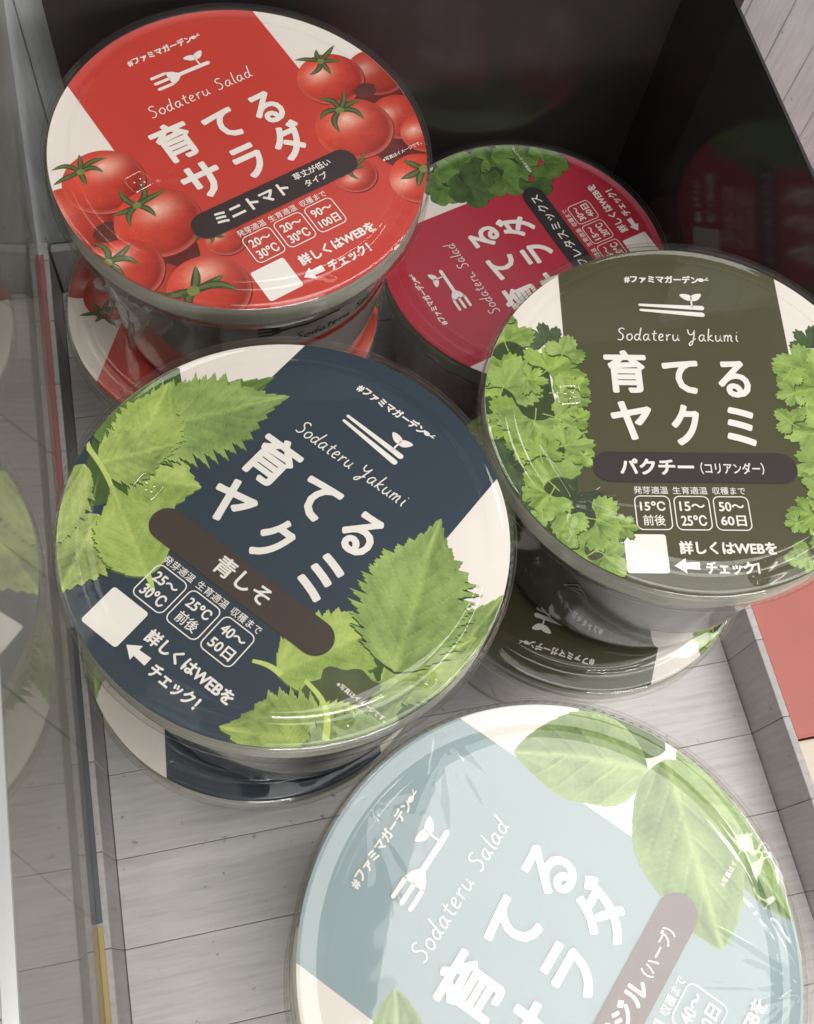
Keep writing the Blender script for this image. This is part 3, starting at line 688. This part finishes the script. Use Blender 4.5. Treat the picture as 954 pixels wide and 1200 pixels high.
def film_mesh(seed, foci, amp=0.0016):
    rn = random.Random(seed)
    NR, NT = (150, 420) if foci else (40, 160)
    cr = []
    for (fx, fy, arms) in foci:
        for (ang_, ln, h, wd) in arms: cr.append((fx, fy, math.cos(math.radians(ang_)), math.sin(math.radians(ang_)), ln, h, wd))
    for _ in range(9):      # small random tucks near the rim
        a = rn.uniform(0, 2 * PI); r0 = rn.uniform(0.90, 0.99); d = a + PI + rn.uniform(-0.9, 0.9)
        cr.append((r0 * math.cos(a), r0 * math.sin(a), math.cos(d), math.sin(d), rn.uniform(0.05, 0.20), rn.uniform(0.0015, 0.0035), rn.uniform(0.016, 0.024)))
    vs = []; fs = []
    def hgt(x, y, r):
        if r < 0.86: z = 0.056
        elif r < 0.985: z = 0.056 - 0.016 * (r - 0.86) / 0.125
        else: z = 0.040 - 0.6 * (r - 0.985)
        z += amp * n2(x * 3.1 + seed, y * 3.1) + amp * 0.35 * n2(x * 9 + seed, y * 9)
        for (fx, fy, dx, dy, ln, h, wd) in cr:
            ux, uy = x - fx, y - fy; al = ux * dx + uy * dy
            if -0.02 < al < ln:
                pp = abs(-ux * dy + uy * dx)
                if pp < wd * 3:
                    fade = (1 - al / ln) ** 0.8 if al > 0 else 1 + al / 0.02
                    z += h * fade * math.exp(-(pp / wd) ** 1.4)
        return z
    for i in range(NR):
        r = 1.008 * (i / (NR - 1)) ** 0.8
        for j in range(NT):
            a = 2 * PI * j / NT; x, y = r * math.cos(a), r * math.sin(a); vs.append((x, y, hgt(x, y, r)))
    for (r, z) in ((1.009, 0.014), (1.007, -0.006)):
        for j in range(NT):
            a = 2 * PI * j / NT; rr = r + 0.003 * n2(math.cos(a) * 9 + seed, math.sin(a) * 9, z * 12); vs.append((rr * math.cos(a), rr * math.sin(a), z))
        NR += 1
    for i in range(NR - 1):
        for j in range(NT):
            k = (j + 1) % NT; fs.append((i * NT + j, i * NT + k, (i + 1) * NT + k, (i + 1) * NT + j))
    me = mesh('film', vs, fs, True); me.materials.append(M_FILM); return me

def disc_seg(xcut, ycut, side, r=0.981):
    """piece of the label disc beyond |x| > xcut and above ycut"""
    a1 = math.acos(xcut / r); a0 = math.asin(ycut / r)
    pts = [(xcut, ycut)] + [(r * math.cos(a0 + (a1 - a0) * k / 40), r * math.sin(a0 + (a1 - a0) * k / 40)) for k in range(41)]
    if side < 0: pts = [(-x, y) for x, y in pts][::-1]
    return pts

SPECS = {
 'tomato': dict(col=lin(206, 62, 50), icon='fork', art=art_tomato, pillc=lin(48, 34, 36),
    pill=[('ミニトマト', -0.350, 0.080, -0.365, -0.285), ('草丈が低い', 0.135, 0.360, -0.315, -0.270), ('タイプ', 0.165, 0.300, -0.378, -0.335)],
    boxes=[('20～', '30℃'), ('20～', '30℃'), ('90～', '100日')]),
 'shiso': dict(col=lin(28, 50, 68), icon='sticks', art=art_shiso, pillc=lin(62, 46, 38),
    pill=[('青しそ', -0.125, 0.160, -0.372, -0.278)],
    boxes=[('25～', '30℃'), ('25℃', '前後'), ('40～', '50日')]),
 'coriander': dict(col=lin(72, 70, 38), icon='sticks', art=art_coriander, pillc=lin(42, 30, 32),
    pill=[('パクチー', -0.355, 0.0, -0.372, -0.285), ('（コリアンダー）', 0.030, 0.335, -0.366, -0.302)],
    boxes=[('15℃', '前後'), ('15～', '25℃'), ('50～', '60日')]),
 'basil': dict(col=lin(152, 172, 179), icon='fork', art=art_basil, pillc=lin(112, 92, 92),
    pill=[('バジル', -0.165, 0.125, -0.370, -0.285), ('（ハーブ）', 0.150, 0.350, -0.362, -0.304)],
    boxes=[('20～', '25℃'), ('15～', '25℃'), ('40～', '50日')]),
 'lettuce': dict(col=lin(186, 26, 58), icon='fork', art=art_lettuce, pillc=lin(26, 20, 24),
    pill=[('リーフレタスミックス', -0.400, 0.420, -0.366, -0.294)],
    boxes=[('15～', '20℃'), ('15～', '20℃'), ('30～', '40日')]),
}
PILLMATS = {}
def tub_mesh(kind, spec):
    me = lathe('tub_' + kind, tub_prof, 120)
    return me
def colour_tub(me, fn):
    setcol(me, [fn(math.atan2(v.co.y, v.co.x), v.co.z / U, math.hypot(v.co.x, v.co.y) / U) for v in me.vertices])
M_TUB = printed('smoky_tub_plastic', rough=0.12, var=0.12, scale=60.0)
M_TUB.node_tree.nodes['Principled BSDF'].inputs['Specular IOR Level'].default_value = 0.6
M_TUB.node_tree.nodes['Principled BSDF'].inputs['Coat Weight'].default_value = 0.5

LABEL_CACHE = {}
def build_cup(kind, x, y, z, tx, ty, rot, label, film_foci, seed, bottom=False):
    spec = SPECS[kind]
    root = empty('plant_growing_tub')
    n = Vector((tx, ty, 1)).normalized()
    q = Vector((0, 0, 1)).rotation_difference(n)
    mw = q.to_matrix().to_4x4() @ Matrix.Rotation(math.radians(rot), 4, 'Z'); mw.translation = Vector((x, y, z)) * U
    root.matrix_world = mw
    tag(root, label, 'plant kit', 'round plant growing tubs in the tray')
    if kind in LABEL_CACHE:
        for ch in LABEL_CACHE[kind]:
            c = ch.copy(); COL.objects.link(c); c.parent = root
            for g in ch.children:
                d = g.copy(); COL.objects.link(d); d.parent = c
                d.matrix_parent_inverse = Matrix()
        src = LABEL_CACHE[kind]
    else:
        # tub with printed panels; tomato sides have blocky reflections painted into the colour
        tm = lathe('tub', tub_prof, 144); base = spec['col']
        grey, pale, dk = lin(132, 126, 120), lin(186, 178, 172), lin(80, 74, 68)
        def f(a, zz, r):
            if zz > -0.14: return lin(172, 170, 162)
            if zz < -1.29: return lin(90, 86, 82)
            ad = math.degrees(a) % 360
            if kind == 'tomato': c = mix3(grey, dk, (math.sin(a * 3 + 1) > 0) * 0.8 + 0.1) if not (232 < ad < 350) else pale
            elif kind == 'coriander': c = mix3(dk, (0.02, 0.022, 0.015), 0.5) if (170 < ad < 278 or ad < 60) else lin(158, 150, 144)
            else: c = mix3(mix3(base, dk, 0.6), (0.02, 0.02, 0.02), 0.5)
            return c
        colour_tub(tm, f)
        tub = obj('tub', tm, root, M_TUB)
        # label disc
        NT = 180
        lab = obj('label', mesh('label', [(0.982 * math.cos(2 * PI * k / NT), 0.982 * math.sin(2 * PI * k / NT), 0.0) for k in range(NT)] + [(0.982 * math.cos(2 * PI * k / NT), 0.982 * math.sin(2 * PI * k / NT), -0.003) for k in range(NT)],
              [tuple(range(NT))] + [(k, NT + k, NT + (k + 1) % NT, (k + 1) % NT) for k in range(NT)]), root, plain(kind + '_label_ink', base, 0.42, var=0.02, vscale=60))
        for sg in (1, -1):
            wb = bagm(); poly(wb, disc_seg(0.568, -0.10, sg), z=0.0004)
            obj('white_panel', mesh('white_panel', wb['v'], wb['f']), lab, M_PAPER)
        spec['art'](lab)
        pb = bagm(); poly(pb, rrect(-0.482, 0.496, -0.411, -0.249, 0.0805, 12), z=0.0048)
        obj('name_band', mesh('name_band', pb['v'], pb['f']), lab, plain(kind + '_band_ink', spec['pillc'], 0.42))
        qb = bagm(); poly(qb, rrect(-0.372, -0.178, -0.876, -0.682, 0.014), z=0.0048)
        obj('blank_patch', mesh('blank_patch', qb['v'], qb['f']), lab, M_WHITE)
        bag = bagm(); write_label(bag, spec); flush_texts()
        obj('lettering', mesh('lettering', bag['v'], bag['f']), lab, M_WHITE)
        # lid
        lid = obj('lid', LID_ME, root)
        em = obj('embossed_mark', EMB_ME, lid); em.location = (-0.575 * U, 0.04 * U if kind != 'shiso' else -0.26 * U, 0); em.rotation_euler = (0, 0, 0.1)
        rim = obj('lid_rim', RIM_ME, root)
        LABEL_CACHE[kind] = [tub, lab, lid, rim]
        src = LABEL_CACHE[kind]
    if film_foci is not None:
        obj('film', film_mesh(seed, film_foci), root)
    return root

def star(c, n, ln, h, spread, seed, wd=0.012):
    rn = random.Random(seed)
    return [(c + rn.uniform(-spread, spread), ln * rn.uniform(0.4, 1.0), h * rn.uniform(0.5, 1.0), wd * rn.uniform(0.7, 1.4)) for _ in range(n)]
ZL = 1.335
build_cup('tomato', 0.219, 4.039, ZL, 0, 0, 155.4, 'lower tomato tub under the red one, only its left rim and calyx showing', [], 11)
t_up = build_cup('tomato', 0.3758, 3.987, 2.7165, 0.0139, -0.026, 23.5, 'red lidded tub with printed tomatoes at the upper left, top of its stack', [(-0.5, 0.0, star(20, 4, .3, .004, 60, 1)), (-0.05, -0.93, star(90, 5, .25, .006, 60, 2))], 1)
build_cup('shiso', 0.1325, 1.8563, ZL, 0, 0, 176, 'lower navy tub with only its near rim showing under the shiso tub', [], 12)
build_cup('shiso', 0.2755, 1.7994, 2.7861, 0.0302, 0.0656, -49, 'navy lidded tub with serrated shiso leaves, in the middle left', [(0.9, -0.2, star(200, 7, .3, .007, 40, 3, .015)), (0.2, 0.75, star(-90, 3, .5, .003, 30, 4, .02)), (0.75, -0.55, star(140, 6, .3, .006, 60, 6))], 2)
build_cup('coriander', 2.1062, 2.0862, ZL, 0, 0, 152, 'lower olive tub whose near rim shows below the coriander tub', [], 13)
build_cup('coriander', 2.2763, 2.1374, 2.7106, -0.055, 0.0499, -11.5, 'olive lidded tub with frilly coriander leaves, at the right edge', [(-0.58, -0.53, [(-22, .30, .022, .014), (118, .42, .020, .014), (35, .22, .016, .013), (60, .16, .014, .013), (10, .24, .012, .013), (-5, .5, .006, .014), (200, .25, .008, .012), (250, .3, .008, .012)]), (0.2, -0.93, star(90, 8, .35, .007, 70, 5))], 3)
build_cup('basil', 0.95, -0.16, ZL, 0, 0, 30, 'lower tub hidden straight beneath the pale blue basil tub', None, 14)
build_cup('basil', 0.9852, -0.1184, 2.7179, -0.0364, -0.0164, 44.0, 'pale blue lidded tub with smooth basil leaves, nearest and cut by the lower edge', [(0.46, -0.86, star(105, 18, .55, .020, 70, 7, .015)), (0.05, 0.92, star(-90, 9, .4, .010, 60, 8, .016)), (0.45, 0.80, star(-120, 9, .45, .011, 50, 9, .016))], 4)
build_cup('lettuce', 2.2608, 4.1095, ZL, 0, 0, 108.2, 'crimson lidded tub standing alone on the tray, turned sideways', [(0.0, -0.9, star(90, 4, .3, .005, 60, 11))], 5)

# loose film flap hanging from the rim of the upper tomato tub
def flap(root):
    vs = []; fs = []; n, m = 26, 18
    # in world directions, then brought into the tub's frame
    inv = root.matrix_world.inverted()
    for i in range(n):
        a = math.radians(216 + 20 * i / (n - 1))
        for j in range(m):
            t = j / (m - 1)
            ln = 0.50 * (1 - abs(2 * i / (n - 1) - 0.9) ** 1.3 * 0.9)
            r = 1.02 - 0.02 * t + 0.05 * math.sin(i * 0.9 + t * 3) * t + 0.03 * n2(i * 0.7, t * 6)
            p = Vector((0.3758 + r * math.cos(a), 3.987 + r * math.sin(a), 2.58 - ln * t)) * U
            q = inv @ p; vs.append((q.x, q.y, q.z))
    for i in range(n - 1):
        for j in range(m - 1): fs.append((i * m + j, i * m + j + 1, (i + 1) * m + j + 1, (i + 1) * m + j))
    obj('film_flap', mesh('film_flap', vs, fs, True, 1.0), root, M_FLAP)
flap(t_up)

# print on the side of the upper tomato tub: fork, words and a red stripe
def side_fn(root_rot, a0, z0, k=0.75, up=1):
    def fn(x, y):
        z = z0 + y * k * up; r = tub_r(z) + 0.004; a = a0 + x * k / r
        return (r * math.cos(a), r * math.sin(a), z)
    return fn
sb = bagm(); fn = side_fn(0, math.radians(-80 - 23.5), -0.36)
icon_fork(sb, fn=fn, ox=-0.08, oy=0.0, sc=1.15, sp_=False)
stroke(sb, [(0.08, 0.0), (0.2, 0.01), (0.34, 0.0)], 0.02, fn=fn)
handwrite(sb, 'Sodateru Salad', 0.0, 0.80, -0.19, 0.06, 0.010, fn=fn)
t_tub = [c for c in t_up.children if c.name.startswith('tub')][0]
obj('side_print', mesh('side_print', sb['v'], sb['f']), t_tub, plain('dark_ink', lin(40, 36, 36), 0.5))
rb = bagm(); stroke(rb, [(0.02 + 0.06 * i, -0.30) for i in range(16)], 0.07, fn=fn)
obj('side_stripe', mesh('side_stripe', rb['v'], rb['f']), t_tub, plain('red_ink', lin(190, 50, 40), 0.5))

# small recycling triangle moulded on the side of the upper coriander tub
c_up = [o for o in COL.objects if o.get('label', '').startswith('olive lidded')][0]
c_tub = [c for c in c_up.children if c.name.startswith('tub')][0]
cb = bagm(); fn = side_fn(0, math.radians(236), -0.55, 1.0)
tri = [(-0.07, -0.055), (0.07, -0.055), (0.0, 0.07), (-0.07, -0.055)]
stroke(cb, tri, 0.010, caps=False, fn=fn); stroke(cb, [(-0.03, -0.03), (0.03, -0.03)], 0.012, fn=fn); stroke(cb, [(-0.015, 0.0), (0.02, 0.01)], 0.012, fn=fn)
obj('moulded_mark', mesh('moulded_mark', cb['v'], cb['f']), c_tub, plain('pale_mark', lin(150, 146, 140), 0.3))
